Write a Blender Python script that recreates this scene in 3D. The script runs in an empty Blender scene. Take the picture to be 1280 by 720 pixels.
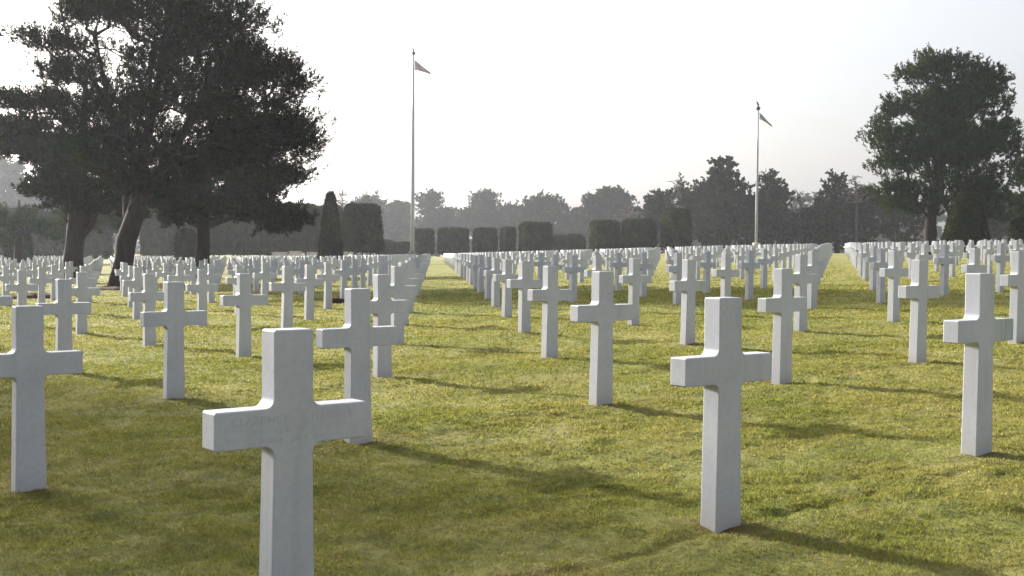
import bpy, bmesh, math, random
import numpy as np
from mathutils import Vector, Matrix

random.seed(7)
rng = np.random.default_rng(11)
scene = bpy.context.scene
COL = scene.collection

# ------------------------------------------------------------------ camera numbers
F_PX = 1453.8            # focal length for a 1280 px wide picture
PITCH, ROLL, EYE = 0.03045, 0.00858, 1.311
CP, SP = math.cos(PITCH), math.sin(PITCH)
_R, _F, _U = np.array([1, 0, 0.]), np.array([0, CP, -SP]), np.array([0, SP, CP])
CAM_R = math.cos(ROLL) * _R + math.sin(ROLL) * _U
CAM_U = -math.sin(ROLL) * _R + math.cos(ROLL) * _U
CAM_F = _F
EYE_P = np.array([0, 0, EYE])

SUN_AZ, SUN_EL = 44.8, 20.0          # degrees left of the view direction, above the horizon
SUN_DIR = np.array([-math.sin(math.radians(SUN_AZ)) * math.cos(math.radians(SUN_EL)),
                    math.cos(math.radians(SUN_AZ)) * math.cos(math.radians(SUN_EL)),
                    math.sin(math.radians(SUN_EL))])

# lattice of the graves
ORG = np.array([0.96288, 5.30574])
V1 = np.array([-0.26166, 3.86749])
RV = np.array([1.71427, 1.3405])
FACE = math.radians(37.4)


def pt(px, py, depth):
    """world point seen at pixel px,py at forward distance depth"""
    d = (px - 640) / F_PX * CAM_R + (360 - py) / F_PX * CAM_U + CAM_F
    return EYE_P + d * (depth / d[1])


def to_px(p):
    q = np.asarray(p, float) - EYE_P
    d = q @ CAM_F
    return 640 + F_PX * (q @ CAM_R) / d, 360 - F_PX * (q @ CAM_U) / d, d


# ------------------------------------------------------------------ terrain
def vnoise(x, y, seed=0):
    x = np.asarray(x, float); y = np.asarray(y, float)
    xi = np.floor(x).astype(np.int64); yi = np.floor(y).astype(np.int64)
    fx = x - xi; fy = y - yi
    fx = fx * fx * (3 - 2 * fx); fy = fy * fy * (3 - 2 * fy)

    def h(a, b):
        n = (a * 374761393 + b * 668265263 + seed * 1442695041) & 0x7fffffff
        n = ((n ^ (n >> 13)) * 1274126177) & 0x7fffffff
        n = (n ^ (n >> 16)) & 0xffff
        return n / 65535.0
    v = (h(xi, yi) * (1 - fx) + h(xi + 1, yi) * fx) * (1 - fy) + (h(xi, yi + 1) * (1 - fx) + h(xi + 1, yi + 1) * fx) * fy
    return v * 2 - 1


def base_z(x, y):
    X = 30 * np.tanh(np.asarray(x, float) / 30); Y = 80 * np.tanh(np.asarray(y, float) / 80)
    return 0.03528 * X + 0.00719 * Y + 0.00024 * X * X + 3e-5 * X * Y - 3e-5 * Y * Y


_inv = np.linalg.inv(np.stack([RV, V1 - RV], 1))


def lattice_uv(x, y):
    dx = np.asarray(x, float) - ORG[0]; dy = np.asarray(y, float) - ORG[1]
    return _inv[0, 0] * dx + _inv[0, 1] * dy, _inv[1, 0] * dx + _inv[1, 1] * dy


def row_dist(x, y):
    """signed metres from the nearest row of crosses"""
    _, b = lattice_uv(x, y)
    return (b - np.round(b)) * 3.2


def detail_z(x, y):
    wob = vnoise(x * 0.9, y * 0.9, 5) * 0.12
    s = row_dist(x, y) + wob
    z = 0.016 * np.exp(-(s / 0.45) ** 2) - 0.016 * np.exp(-((s - wob * 0.75 + 0.07) / 0.035) ** 2) * np.clip(vnoise(x * 0.8, y * 0.8, 8) * 1.6 + 0.25, 0, 1)
    z = z + 0.030 * vnoise(x / 1.5, y / 1.5, 1) + 0.014 * vnoise(x / 0.45, y / 0.45, 2)
    z = z + 0.012 * vnoise(x / 0.17, y / 0.14, 3) + 0.008 * vnoise(x / 0.08, y / 0.07, 4)
    return z


def ground_z(x, y):
    y = np.asarray(y, float)
    fade = np.clip((160 - y) / 120, 0, 1)
    return base_z(x, y) + detail_z(x, y) * fade


# ------------------------------------------------------------------ helpers
def link(o, parent=None):
    COL.objects.link(o)
    if parent is not None:
        o.parent = parent
    return o


def tag(o, label=None, cat=None, group=None, kind=None):
    if label: o["label"] = label
    if cat: o["category"] = cat
    if group: o["group"] = group
    if kind: o["kind"] = kind
    return o


def np_mesh(name, verts, faces_flat, sizes, mat=None, smooth=False):
    me = bpy.data.meshes.new(name)
    verts = np.asarray(verts, np.float32)
    faces_flat = np.asarray(faces_flat, np.int32); sizes = np.asarray(sizes, np.int32)
    me.vertices.add(len(verts)); me.vertices.foreach_set("co", verts.ravel())
    me.loops.add(len(faces_flat)); me.loops.foreach_set("vertex_index", faces_flat)
    me.polygons.add(len(sizes))
    starts = np.concatenate([[0], np.cumsum(sizes)[:-1]]).astype(np.int32)
    me.polygons.foreach_set("loop_start", starts)
    try:
        me.polygons.foreach_set("loop_total", sizes)
    except Exception:
        pass
    if smooth:
        me.polygons.foreach_set("use_smooth", np.ones(len(sizes), bool))
    me.update(calc_edges=True)
    me.validate()
    if mat: me.materials.append(mat)
    return me


def empty(name, loc):
    o = bpy.data.objects.new(name, None)
    o.empty_display_size = 0.3
    o.location = loc
    return link(o)


class MB:
    """collects shapes into one mesh"""
    def __init__(self):
        self.v = []; self.f = []; self.n = 0

    def add(self, verts, faces):
        self.v.append(np.asarray(verts, float))
        self.f += [[i + self.n for i in f] for f in faces]
        self.n += len(verts)

    def tube(self, pts, radii, sides=8, cap=True, wob=0.0):
        pts = np.asarray(pts, float); n = len(pts)
        tang = np.gradient(pts, axis=0)
        tang /= np.linalg.norm(tang, axis=1)[:, None] + 1e-9
        ref = np.array([1, 0, 0.]) if abs(tang[0][0]) < 0.8 else np.array([0, 1, 0.])
        u = np.cross(tang[0], ref); u /= np.linalg.norm(u)
        vs = []
        ang = np.arange(sides) * 2 * math.pi / sides
        for k in range(n):
            u = u - tang[k] * np.dot(u, tang[k]); u /= np.linalg.norm(u) + 1e-9
            w = np.cross(tang[k], u)
            rr = radii[k] * (1 + (wob * rng.standard_normal(sides) if wob else 0))
            vs.append(pts[k] + (np.cos(ang) * rr)[:, None] * u + (np.sin(ang) * rr)[:, None] * w)
        vs = np.concatenate(vs)
        fs = []
        for k in range(n - 1):
            for s in range(sides):
                a = k * sides + s; b = k * sides + (s + 1) % sides
                fs.append([a, b, b + sides, a + sides])
        if cap:
            fs.append(list(range((n - 1) * sides, n * sides)))
            fs.append(list(range(sides))[::-1])
        self.add(vs, fs)

    def lathe(self, c, prof, sides=16):
        c = np.asarray(c, float); ang = np.arange(sides) * 2 * math.pi / sides
        vs = [c + np.stack([np.cos(ang) * r, np.sin(ang) * r, np.full(sides, z)], 1) for r, z in prof]
        fs = []
        for k in range(len(prof) - 1):
            for s in range(sides):
                a = k * sides + s; b = k * sides + (s + 1) % sides
                fs.append([a, b, b + sides, a + sides])
        fs.append(list(range(sides))[::-1]); fs.append(list(range((len(prof) - 1) * sides, len(prof) * sides)))
        self.add(np.concatenate(vs), fs)

    def build(self, name, mat, parent=None, smooth=True):
        flat = [i for f in self.f for i in f]; sz = [len(f) for f in self.f]
        me = np_mesh(name, np.concatenate(self.v), flat, sz, mat, smooth)
        return link(bpy.data.objects.new(name, me), parent)


# ------------------------------------------------------------------ materials
def new_mat(name):
    m = bpy.data.materials.new(name); m.use_nodes = True
    nt = m.node_tree; nt.nodes.clear()
    out = nt.nodes.new("ShaderNodeOutputMaterial")
    return m, nt, out


def N(nt, t, **kw):
    n = nt.nodes.new(t)
    for k, v in kw.items():
        if k in n.inputs: n.inputs[k].default_value = v
        else: setattr(n, k, v)
    return n


def noise(nt, vec, scale, detail=4, rough=0.55):
    n = N(nt, "ShaderNodeTexNoise"); n.inputs["Scale"].default_value = scale
    n.inputs["Detail"].default_value = detail; n.inputs["Roughness"].default_value = rough
    nt.links.new(vec, n.inputs["Vector"]); return n.outputs["Fac"]


def ramp(nt, fac, stops):
    r = N(nt, "ShaderNodeValToRGB"); e = r.color_ramp.elements
    while len(e) < len(stops): e.new(0.5)
    for el, (p, c) in zip(e, stops):
        el.position = p; el.color = (*c, 1) if len(c) == 3 else c
    nt.links.new(fac, r.inputs["Fac"]); return r.outputs["Color"]


def mixc(nt, fac, a, b, mode="MIX"):
    m = N(nt, "ShaderNodeMix", data_type="RGBA", blend_type=mode)
    for sock, val in ((m.inputs["Factor"], fac), (m.inputs["A"] if False else m.inputs[6], a), (m.inputs[7], b)):
        if hasattr(val, "is_linked") or hasattr(val, "links"):
            nt.links.new(val, sock)
        else:
            sock.default_value = val if isinstance(val, float) else (*val, 1)
    return m.outputs[2]


def geo_pos(nt):
    return N(nt, "ShaderNodeNewGeometry").outputs["Position"]


def bump(nt, h, strength, dist):
    b = N(nt, "ShaderNodeBump"); b.inputs["Strength"].default_value = strength; b.inputs["Distance"].default_value = dist
    nt.links.new(h, b.inputs["Height"]); return b.outputs["Normal"]


def grass_colour(nt):
    """mown winter turf: yellow green, olive, straw and bare brown, by world position"""
    pos = geo_pos(nt)
    big = noise(nt, pos, 0.35, 4); mid = noise(nt, pos, 1.7, 5, 0.65); fine = noise(nt, pos, 9.0, 4, 0.7)
    c = ramp(nt, mid, [(0.25, (0.142, 0.168, 0.042)), (0.45, (0.214, 0.224, 0.060)), (0.64, (0.298, 0.276, 0.098)), (0.82, (0.365, 0.30, 0.145))])
    c2 = ramp(nt, big, [(0.35, (0.158, 0.180, 0.042)), (0.65, (0.305, 0.272, 0.10))])
    c = mixc(nt, 0.45, c, c2)
    mos = ramp(nt, noise(nt, pos, 2.6, 4, 0.6), [(0.56, (0, 0, 0)), (0.74, (0.6, 0.6, 0.6))])
    c = mixc(nt, mos, c, (0.115, 0.145, 0.060))
    cl = ramp(nt, noise(nt, pos, 16.0, 3, 0.6), [(0.3, (0.85, 0.86, 0.84)), (0.6, (1.06, 1.05, 1.04))])
    c = mixc(nt, 1.0, c, cl, "MULTIPLY")
    bare = ramp(nt, fine, [(0.60, (0, 0, 0)), (0.78, (1, 1, 1))])
    c = mixc(nt, bare, c, (0.24, 0.16, 0.075))
    return pos, c


def mat_lawn():
    m, nt, out = new_mat("turf")
    pos, c = grass_colour(nt)
    a = N(nt, "ShaderNodeAttribute"); a.attribute_name = "row"
    w = mixc(nt, a.outputs["Fac"], c, (0.15, 0.085, 0.035))
    b = N(nt, "ShaderNodeBsdfPrincipled"); b.inputs["Roughness"].default_value = 0.9
    b.inputs["Specular IOR Level"].default_value = 0.15
    b.inputs["Sheen Weight"].default_value = 0.0
    nt.links.new(w, b.inputs["Base Color"])
    h1 = noise(nt, pos, 22.0, 6, 0.75)
    h2 = noise(nt, pos, 5.0, 5, 0.7)
    ad = N(nt, "ShaderNodeMath", operation="ADD"); nt.links.new(h1, ad.inputs[0]); nt.links.new(h2, ad.inputs[1])
    nt.links.new(bump(nt, ad.outputs[0], 1.0, 0.06), b.inputs["Normal"])
    nt.links.new(b.outputs[0], out.inputs["Surface"]); return m


def mat_blades():
    m, nt, out = new_mat("grass_blades")
    pos, c = grass_colour(nt)
    g = N(nt, "ShaderNodeNewGeometry")
    v = ramp(nt, g.outputs["Random Per Island"], [(0.0, (0.75, 0.85, 0.6)), (0.6, (1.0, 1.0, 0.9)), (0.90, (1.3, 1.2, 1.15)), (1.0, (1.75, 1.55, 1.6))])  # random blade tone; its palest end paints in dew highlights
    c = mixc(nt, 1.0, c, v, "MULTIPLY")
    d = N(nt, "ShaderNodeBsdfDiffuse"); t = N(nt, "ShaderNodeBsdfTranslucent")
    nt.links.new(c, d.inputs["Color"]); nt.links.new(c, t.inputs["Color"])
    mx = N(nt, "ShaderNodeMixShader"); mx.inputs[0].default_value = 0.45
    nt.links.new(d.outputs[0], mx.inputs[1]); nt.links.new(t.outputs[0], mx.inputs[2])
    nt.links.new(mx.outputs[0], out.inputs["Surface"]); return m


def mat_marble():
    m, nt, out = new_mat("white_marble")
    tc = N(nt, "ShaderNodeTexCoord"); oi = N(nt, "ShaderNodeObjectInfo")
    add = N(nt, "ShaderNodeVectorMath", operation="ADD")
    sc = N(nt, "ShaderNodeMath", operation="MULTIPLY"); sc.inputs[1].default_value = 37.0
    nt.links.new(oi.outputs["Random"], sc.inputs[0])
    nt.links.new(tc.outputs["Object"], add.inputs[0]); nt.links.new(sc.outputs[0], add.inputs[1])
    vec = add.outputs[0]
    n1 = noise(nt, vec, 3.5, 6, 0.6); n2 = noise(nt, vec, 40.0, 3, 0.6)
    c = ramp(nt, n1, [(0.3, (0.39, 0.40, 0.44)), (0.6, (0.44, 0.452, 0.497))])
    sp = ramp(nt, n2, [(0.30, (0.86, 0.86, 0.85)), (0.55, (1, 1, 1))])
    c = mixc(nt, 0.6, c, sp, "MULTIPLY")
    # weather streaks, run down the stone
    mp = N(nt, "ShaderNodeMapping"); mp.inputs["Scale"].default_value = (18, 18, 1.2)
    nt.links.new(vec, mp.inputs["Vector"])
    st = ramp(nt, noise(nt, mp.outputs[0], 1.0, 3), [(0.58, (1, 1, 1)), (0.78, (0.80, 0.83, 0.79))])
    c = mixc(nt, 0.7, c, st, "MULTIPLY")
    # green-black streaks under the arm top of the stained cross
    sa = N(nt, "ShaderNodeAttribute", attribute_type="OBJECT"); sa.attribute_name = "stain"
    sep = N(nt, "ShaderNodeSeparateXYZ"); nt.links.new(tc.outputs["Object"], sep.inputs[0])
    mr = N(nt, "ShaderNodeMapRange"); mr.inputs[1].default_value = 0.05; mr.inputs[2].default_value = 0.12
    nt.links.new(sep.outputs["X"], mr.inputs[0])
    mp2 = N(nt, "ShaderNodeMapping"); mp2.inputs["Scale"].default_value = (42, 6, 2.0); nt.links.new(tc.outputs["Object"], mp2.inputs["Vector"])
    sr = ramp(nt, noise(nt, mp2.outputs[0], 1.0, 3), [(0.40, (0, 0, 0)), (0.60, (1, 1, 1))])
    ma = N(nt, "ShaderNodeMath", operation="MULTIPLY"); nt.links.new(mr.outputs[0], ma.inputs[0]); nt.links.new(sr, ma.inputs[1])
    mb_ = N(nt, "ShaderNodeMath", operation="MULTIPLY"); nt.links.new(ma.outputs[0], mb_.inputs[0]); nt.links.new(sa.outputs["Fac"], mb_.inputs[1])
    c = mixc(nt, mb_.outputs[0], c, (0.27, 0.33, 0.32))
    # soil splashed on the foot
    sx = N(nt, "ShaderNodeSeparateXYZ"); nt.links.new(tc.outputs["Object"], sx.inputs[0])
    ft = N(nt, "ShaderNodeMapRange"); ft.inputs[1].default_value = 0.0; ft.inputs[2].default_value = 0.13
    ft.inputs[3].default_value = 0.55; ft.inputs[4].default_value = 0.0
    nt.links.new(sx.outputs["Z"], ft.inputs[0])
    ml = N(nt, "ShaderNodeMath", operation="MULTIPLY"); nt.links.new(ft.outputs[0], ml.inputs[0])
    nt.links.new(noise(nt, vec, 14.0, 4), ml.inputs[1])
    c = mixc(nt, ml.outputs[0], c, (0.33, 0.30, 0.22))
    b = N(nt, "ShaderNodeBsdfPrincipled"); b.inputs["Roughness"].default_value = 0.55
    b.inputs["Specular IOR Level"].default_value = 0.3
    nt.links.new(c, b.inputs["Base Color"])
    nt.links.new(bump(nt, n2, 0.15, 0.003), b.inputs["Normal"])
    nt.links.new(b.outputs[0], out.inputs["Surface"]); return m


def mat_needles(name, lo, mid, hi, trans=0.25, scale=1.2):
    m, nt, out = new_mat(name)
    pos = geo_pos(nt)
    g = N(nt, "ShaderNodeNewGeometry")
    c = ramp(nt, noise(nt, pos, scale, 4, 0.6), [(0.3, lo), (0.5, mid), (0.72, hi)])
    v = ramp(nt, g.outputs["Random Per Island"], [(0, (0.65, 0.65, 0.65)), (1, (1.35, 1.3, 1.2))])
    c = mixc(nt, 1.0, c, v, "MULTIPLY")
    d = N(nt, "ShaderNodeBsdfDiffuse"); t = N(nt, "ShaderNodeBsdfTranslucent")
    nt.links.new(c, d.inputs["Color"]); nt.links.new(c, t.inputs["Color"])
    mx = N(nt, "ShaderNodeMixShader"); mx.inputs[0].default_value = trans
    nt.links.new(d.outputs[0], mx.inputs[1]); nt.links.new(t.outputs[0], mx.inputs[2])
    nt.links.new(mx.outputs[0], out.inputs["Surface"]); return m


def mat_simple(name, c1, c2, scale=6.0, rough=0.8, bmp=0.4, bd=0.02, metallic=0.0, stretch=None):
    m, nt, out = new_mat(name)
    tc = N(nt, "ShaderNodeTexCoord"); vec = tc.outputs["Object"]
    if stretch:
        mp = N(nt, "ShaderNodeMapping"); mp.inputs["Scale"].default_value = stretch
        nt.links.new(vec, mp.inputs["Vector"]); vec = mp.outputs[0]
    n = noise(nt, vec, scale, 6, 0.65)
    b = N(nt, "ShaderNodeBsdfPrincipled"); b.inputs["Roughness"].default_value = rough
    b.inputs["Metallic"].default_value = metallic; b.inputs["Specular IOR Level"].default_value = 0.25
    nt.links.new(ramp(nt, n, [(0.3, c1), (0.7, c2)]), b.inputs["Base Color"])
    nt.links.new(bump(nt, n, bmp, bd), b.inputs["Normal"])
    nt.links.new(b.outputs[0], out.inputs["Surface"]); return m


M_LAWN = mat_lawn(); M_BLADE = mat_blades(); M_MARBLE = mat_marble()
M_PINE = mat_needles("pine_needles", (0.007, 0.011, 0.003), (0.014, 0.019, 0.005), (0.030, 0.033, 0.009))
M_PINE2 = mat_needles("green_pine_needles", (0.014, 0.026, 0.006), (0.026, 0.044, 0.010), (0.048, 0.066, 0.018))  # lighter, greener needle colour
M_FAR = mat_needles("far_conifer_foliage", (0.010, 0.016, 0.006), (0.018, 0.026, 0.009), (0.033, 0.041, 0.014), 0.2, 0.25)
M_YEW = mat_needles("clipped_yew_leaves", (0.008, 0.012, 0.003), (0.014, 0.019, 0.004), (0.026, 0.030, 0.007), 0.15, 0.8)
M_HEDGE = mat_needles("clipped_hedge_leaves", (0.019, 0.025, 0.010), (0.028, 0.034, 0.013), (0.044, 0.046, 0.018), 0.15, 0.5)
M_BARK = mat_simple("pine_bark", (0.008, 0.005, 0.005), (0.032, 0.019, 0.016), 5.0, 0.95, 1.0, 0.06, stretch=(1, 1, 0.25))
M_TWIG = mat_simple("bare_twigs", (0.055, 0.045, 0.04), (0.11, 0.09, 0.08), 4.0, 0.95)
M_POLE = mat_simple("painted_pole", (0.30, 0.32, 0.37), (0.36, 0.385, 0.44), 3.0, 0.4, 0.05, 0.002)
M_BRONZE = mat_simple("dark_bronze", (0.05, 0.04, 0.03), (0.10, 0.08, 0.06), 9.0, 0.5, 0.1, 0.005, 0.6)
M_GRANITE = mat_simple("dark_granite", (0.06, 0.055, 0.06), (0.11, 0.10, 0.10), 12.0, 0.7)
M_LIME = mat_simple("pale_limestone", (0.50, 0.46, 0.38), (0.66, 0.61, 0.52), 5.0, 0.9, 0.5, 0.03)
M_SOIL = mat_simple("bare_soil", (0.035, 0.020, 0.012), (0.10, 0.055, 0.032), 9.0, 1.0, 1.0, 0.06)

# ------------------------------------------------------------------ lawn sheet
def build_lawn():
    ys = [-40.0, -25, -14, -8, -4, -1, 1.0, 2.2, 3.0]
    y = 3.4
    while y < 60: ys.append(y); y *= 1.0085
    while y < 420: ys.append(y); y *= 1.025
    ys += [420, 520, 700]
    ys = np.array(ys)
    inner = np.linspace(-1, 1, 460)
    outer = np.array([1.03, 1.08, 1.16, 1.3, 1.5, 1.8, 2.4])
    t = np.concatenate([-outer[::-1], inner, outer])
    half = 0.56 * np.maximum(ys, 4.0) + 1.5
    X = np.empty((len(ys), len(t))); Y = np.repeat(ys[:, None], len(t), 1)
    far = 380.0
    for k, h in enumerate(half):
        x = np.where(np.abs(t) <= 1, t * h, np.sign(t) * (h + (np.abs(t) - 1) / 1.4 * (max(far - h, 40))))
        X[k] = x
    Z = ground_z(X, Y)
    v = np.stack([X, Y, Z], -1).reshape(-1, 3)
    nr, nc = X.shape
    i = np.arange(nr - 1)[:, None] * nc + np.arange(nc - 1)[None]
    f = np.stack([i, i + 1, i + 1 + nc, i + nc], -1).reshape(-1)
    me = np_mesh("lawn", v, f, np.full((nr - 1) * (nc - 1), 4), M_LAWN, True)
    s = row_dist(X, Y)
    row = np.exp(-((s + 0.08) / 0.10) ** 2) * np.clip(vnoise(X * 1.3, Y * 1.3, 21) * 1.4, 0, 1) * 0.75
    # worn soil round each foot
    a, b = lattice_uv(X, Y)
    da = a - np.round(a); db = b - np.round(b)
    q = da[..., None] * RV + db[..., None] * (V1 - RV)
    rr = np.hypot(q[..., 0], q[..., 1])
    row = np.maximum(row, np.clip(1.2 - rr / 0.22, 0, 1) * np.clip(0.55 + vnoise(X * 4, Y * 4, 23), 0, 1))
    row = np.where(Y < 150, row, 0)
    at = me.attributes.new("row", "FLOAT", "POINT")
    at.data.foreach_set("value", row.ravel().astype(np.float32))
    o = link(bpy.data.objects.new("lawn", me)); tag(o, kind="structure")


build_lawn()


def build_grass():
    P = []
    for y0, y1, dens in ((3.3, 6.5, 9500), (6.5, 9.5, 5600), (9.5, 14, 2500), (14, 21, 1000), (21, 32, 380), (32, 62, 130)):
        w1 = 0.52 * y1 + 2.6
        n = int(dens * (y1 - y0) * 2 * w1)
        x = rng.uniform(-w1, w1, n); y = rng.uniform(y0, y1, n)
        k = np.abs(x) < 0.52 * y + 2.6
        P.append(np.stack([x[k], y[k]], 1))
    P = np.concatenate(P); n = len(P)
    d = P[:, 1]
    clump = vnoise(P[:, 0] / 0.11, P[:, 1] / 0.11, 41) * 0.5 + vnoise(P[:, 0] / 0.34, P[:, 1] / 0.34, 42) * 0.5
    keep = rng.random(n) < np.clip(0.78 + 0.6 * clump, 0.15, 1) * np.clip((64 - d) / 30, 0, 1)
    la_, lb_ = lattice_uv(P[:, 0], P[:, 1])
    q_ = (la_ - np.round(la_))[:, None] * RV + (lb_ - np.round(lb_))[:, None] * (V1 - RV)
    foot = np.hypot(q_[:, 0], q_[:, 1])
    keep &= rng.random(n) > np.clip(1.5 - foot / 0.15, 0, 0.93)          # worn soil at each foot
    P = P[keep]; d = d[keep]; clump = clump[keep]; n = len(P)
    z = ground_z(P[:, 0], P[:, 1]) - 0.003
    h = (0.0095 + 0.007 * rng.random(n) + 0.005 * np.clip(clump, -0.6, 1)) * (1 + np.minimum(d, 30) / 30)
    w = (0.0019 + 0.0012 * rng.random(n)) * np.clip(d / 5.0, 1, 6)
    a = rng.uniform(0, 2 * math.pi, n)
    lean = rng.uniform(0.2, 1.5, n) * h
    la = a + rng.normal(0, 0.9, n) + math.pi / 2
    base = np.stack([P[:, 0], P[:, 1], z], 1)
    side = np.stack([np.cos(a) * w, np.sin(a) * w, np.zeros(n)], 1)
    mid = base + np.stack([np.cos(la) * lean * 0.35, np.sin(la) * lean * 0.35, h * 0.6], 1)
    tip = base + np.stack([np.cos(la) * lean, np.sin(la) * lean, h], 1)
    v = np.stack([base - side, base + side, mid + side * 0.8, mid - side * 0.8, tip], 1).reshape(-1, 3)
    o5 = np.arange(n)[:, None] * 5
    f = (o5 + np.array([0, 1, 2, 3, 3, 2, 4])).reshape(-1)
    sz = np.tile([4, 3], n)
    me = np_mesh("grass", v, f, sz, M_BLADE)
    o = link(bpy.data.objects.new("grass", me))
    tag(o, "short mown winter grass, yellow green and olive, covering the lawn", "grass", kind="stuff")
    return n


NG = build_grass()

# ------------------------------------------------------------------ crosses
def cross_mesh():
    pts = []

    def arc(cx, cz, r, a0, a1, n=10):
        for k in range(n + 1):
            a = math.radians(a0 + (a1 - a0) * k / n)
            pts.append((cx + r * math.cos(a), cz + r * math.sin(a)))
    zb, wb, wu, wt = -0.18, 0.088, 0.0735, 0.0745
    S, a0, a1, r = 0.288, 0.649, 0.777, 0.034
    c = 0.006
    pts += [(wb, zb)]
    arc(wu + r, a0 - r, r, 180, 90)
    pts += [(S - c, a0), (S, a0 + c), (S, a1 - c), (S - c, a1)]
    arc(wu + r, a1 + r, r, 270, 180)
    pts += [(wt, 1.04 - c), (wt - c, 1.04)]
    half = pts
    full = half + [(-x, z) for x, z in reversed(half)]
    bm = bmesh.new()
    t = 0.0485
    fr = [bm.verts.new((x, -t, z)) for x, z in full]
    bk = [bm.verts.new((x, t, z)) for x, z in full]
    bm.faces.new(fr); bm.faces.new(bk[::-1])
    n = len(full)
    for k in range(n):
        bm.faces.new([fr[k], bk[k], bk[(k + 1) % n], fr[(k + 1) % n]])
    bm.normal_update()
    ed = [e for e in bm.edges if abs(e.verts[0].co.y - e.verts[1].co.y) < 1e-6]
    bmesh.ops.bevel(bm, geom=ed, offset=0.005, segments=2, profile=0.5, affect="EDGES")
    bmesh.ops.recalc_face_normals(bm, faces=bm.faces)
    me = bpy.data.meshes.new("marble_cross")
    bm.to_mesh(me); bm.free()
    me.polygons.foreach_set("use_smooth", np.zeros(len(me.polygons), bool))
    me.materials.append(M_MARBLE)
    return me


CROSS = cross_mesh()
ORD = ("first second third fourth fifth sixth seventh eighth ninth tenth eleventh twelfth thirteenth fourteenth fifteenth sixteenth "
       "seventeenth eighteenth nineteenth twentieth twenty-first twenty-second twenty-third twenty-fourth twenty-fifth twenty-sixth "
       "twenty-seventh twenty-eighth twenty-ninth thirtieth").split()
spots = []
for i in range(-60, 70):
    for j in range(-60, 60):
        p = ORG + i * RV + j * V1
        if p[1] < 3.0 or p[1] > 148: continue
        if p[0] > 14 and p[1] > 112: continue
        if abs(p[0]) > 0.62 * p[1] + 4: continue
        # trees of the field stand in place of a grave
        if any(math.hypot(p[0] - tx, p[1] - ty) < 1.3 for tx, ty in ((-14.9, 44.0), (-20.9, 55.0), (-16.6, 62.0), (37.8, 105.0))): continue
        z = float(ground_z(p[0], p[1]))
        bx, by, d = to_px((p[0], p[1], z)); tx, ty, _ = to_px((p[0], p[1], z + 1))
        halfw = 0.28 * F_PX / d
        seen = (bx + halfw > 2 and bx - halfw < 1278 and ty < 715)
        spots.append((d, i, j, p[0], p[1], z, seen, bx))
spots.sort()
named = [s for s in spots if s[6]][:300]
rest = [s for s in spots if s not in named]
byline = {}
for s in named:
    byline.setdefault(s[1], []).append(s)
SPECIAL = {
    (-1, 0): "largest white marble cross in front, with a faint carved name across its arms",
    (0, 0): "tall white marble cross at the front beside the open grass, casting a long shadow",
    (-2, 1): "white marble cross at the front left corner, its left arm cut by the picture's edge",
    (1, 0): "white marble cross at the front right with dark greenish streaks down its right arm",
}
SHIFT = {(0, 0): 1.3, (1, 0): -0.7, (0, 1): 1.5, (-2, 1): 5.4, (-2, 2): -3.3, (0, 2): -1.2, (-1, 1): -4.2, (-1, 2): -3.1, (-2, 3): -3.2, (-2, 5): -3.8,
         (-2, 6): -2.9, (1, 1): 4.9, (2, 2): 3.9, (3, 3): 5.9, (1, 2): 2.8, (2, 1): 2.0, (3, 2): 2.3, (4, 3): 2.2, (5, 4): 2.6, (1, 3): 1.8, (-4, 5): 4.6, (5, 3): 1.6, (-1, 0): -6.0, (3, 1): -12.0}
protocross = None
crosses = {}
for i, lst in sorted(byline.items()):
    lst.sort()
    for n, (d, i_, j, x, y, z, seen, bx) in enumerate(lst):
        if protocross is None:
            o = bpy.data.objects.new("marble_cross", CROSS); protocross = o
        else:
            o = protocross.copy()
        link(o)
        jx = SHIFT[(i, j)] * d / F_PX if (i, j) in SHIFT else random.gauss(0, 0.012)
        o.location = (x + jx, y + random.gauss(0, 0.006), float(ground_z(x + jx, y)) + random.gauss(-0.003, 0.004))
        o.rotation_euler = (random.gauss(0, 0.004), random.gauss(0, 0.004), FACE + random.gauss(0, 0.014))
        side = "right" if i >= 0 else "left"
        k = i + 1 if i >= 0 else -i
        lab = SPECIAL.get((i, j)) or f"white marble cross, {ORD[n]} from the front in the {ORD[k-1]} line {side} of the left lane"
        tag(o, lab, "grave cross", "white marble crosses in rows on the lawn")
        crosses[(i, j)] = o
        if (i, j) == (1, 0): o["stain"] = 0.8

# the hundreds of small ones beyond, as one mass
co = np.empty(len(CROSS.vertices) * 3, np.float32); CROSS.vertices.foreach_get("co", co); co = co.reshape(-1, 3)
lv = np.empty(len(CROSS.loops), np.int32); CROSS.loops.foreach_get("vertex_index", lv)
lt = np.array([p.loop_total for p in CROSS.polygons], np.int32)
VV = []; FF = []; SS = []; off = 0
for (d, i, j, x, y, z, seen, bx) in rest:
    a = FACE + random.gauss(0, 0.014); c, s = math.cos(a), math.sin(a)
    v = np.stack([co[:, 0] * c - co[:, 1] * s + x, co[:, 0] * s + co[:, 1] * c + y, co[:, 2] + z], 1)
    VV.append(v); FF.append(lv + off); SS.append(lt); off += len(v)
me = np_mesh("far_crosses", np.concatenate(VV), np.concatenate(FF), np.concatenate(SS), M_MARBLE)
o = link(bpy.data.objects.new("far_crosses", me))
tag(o, "mass of small distant white marble crosses at the far end of the lawn", "grave crosses", kind="stuff")


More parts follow.
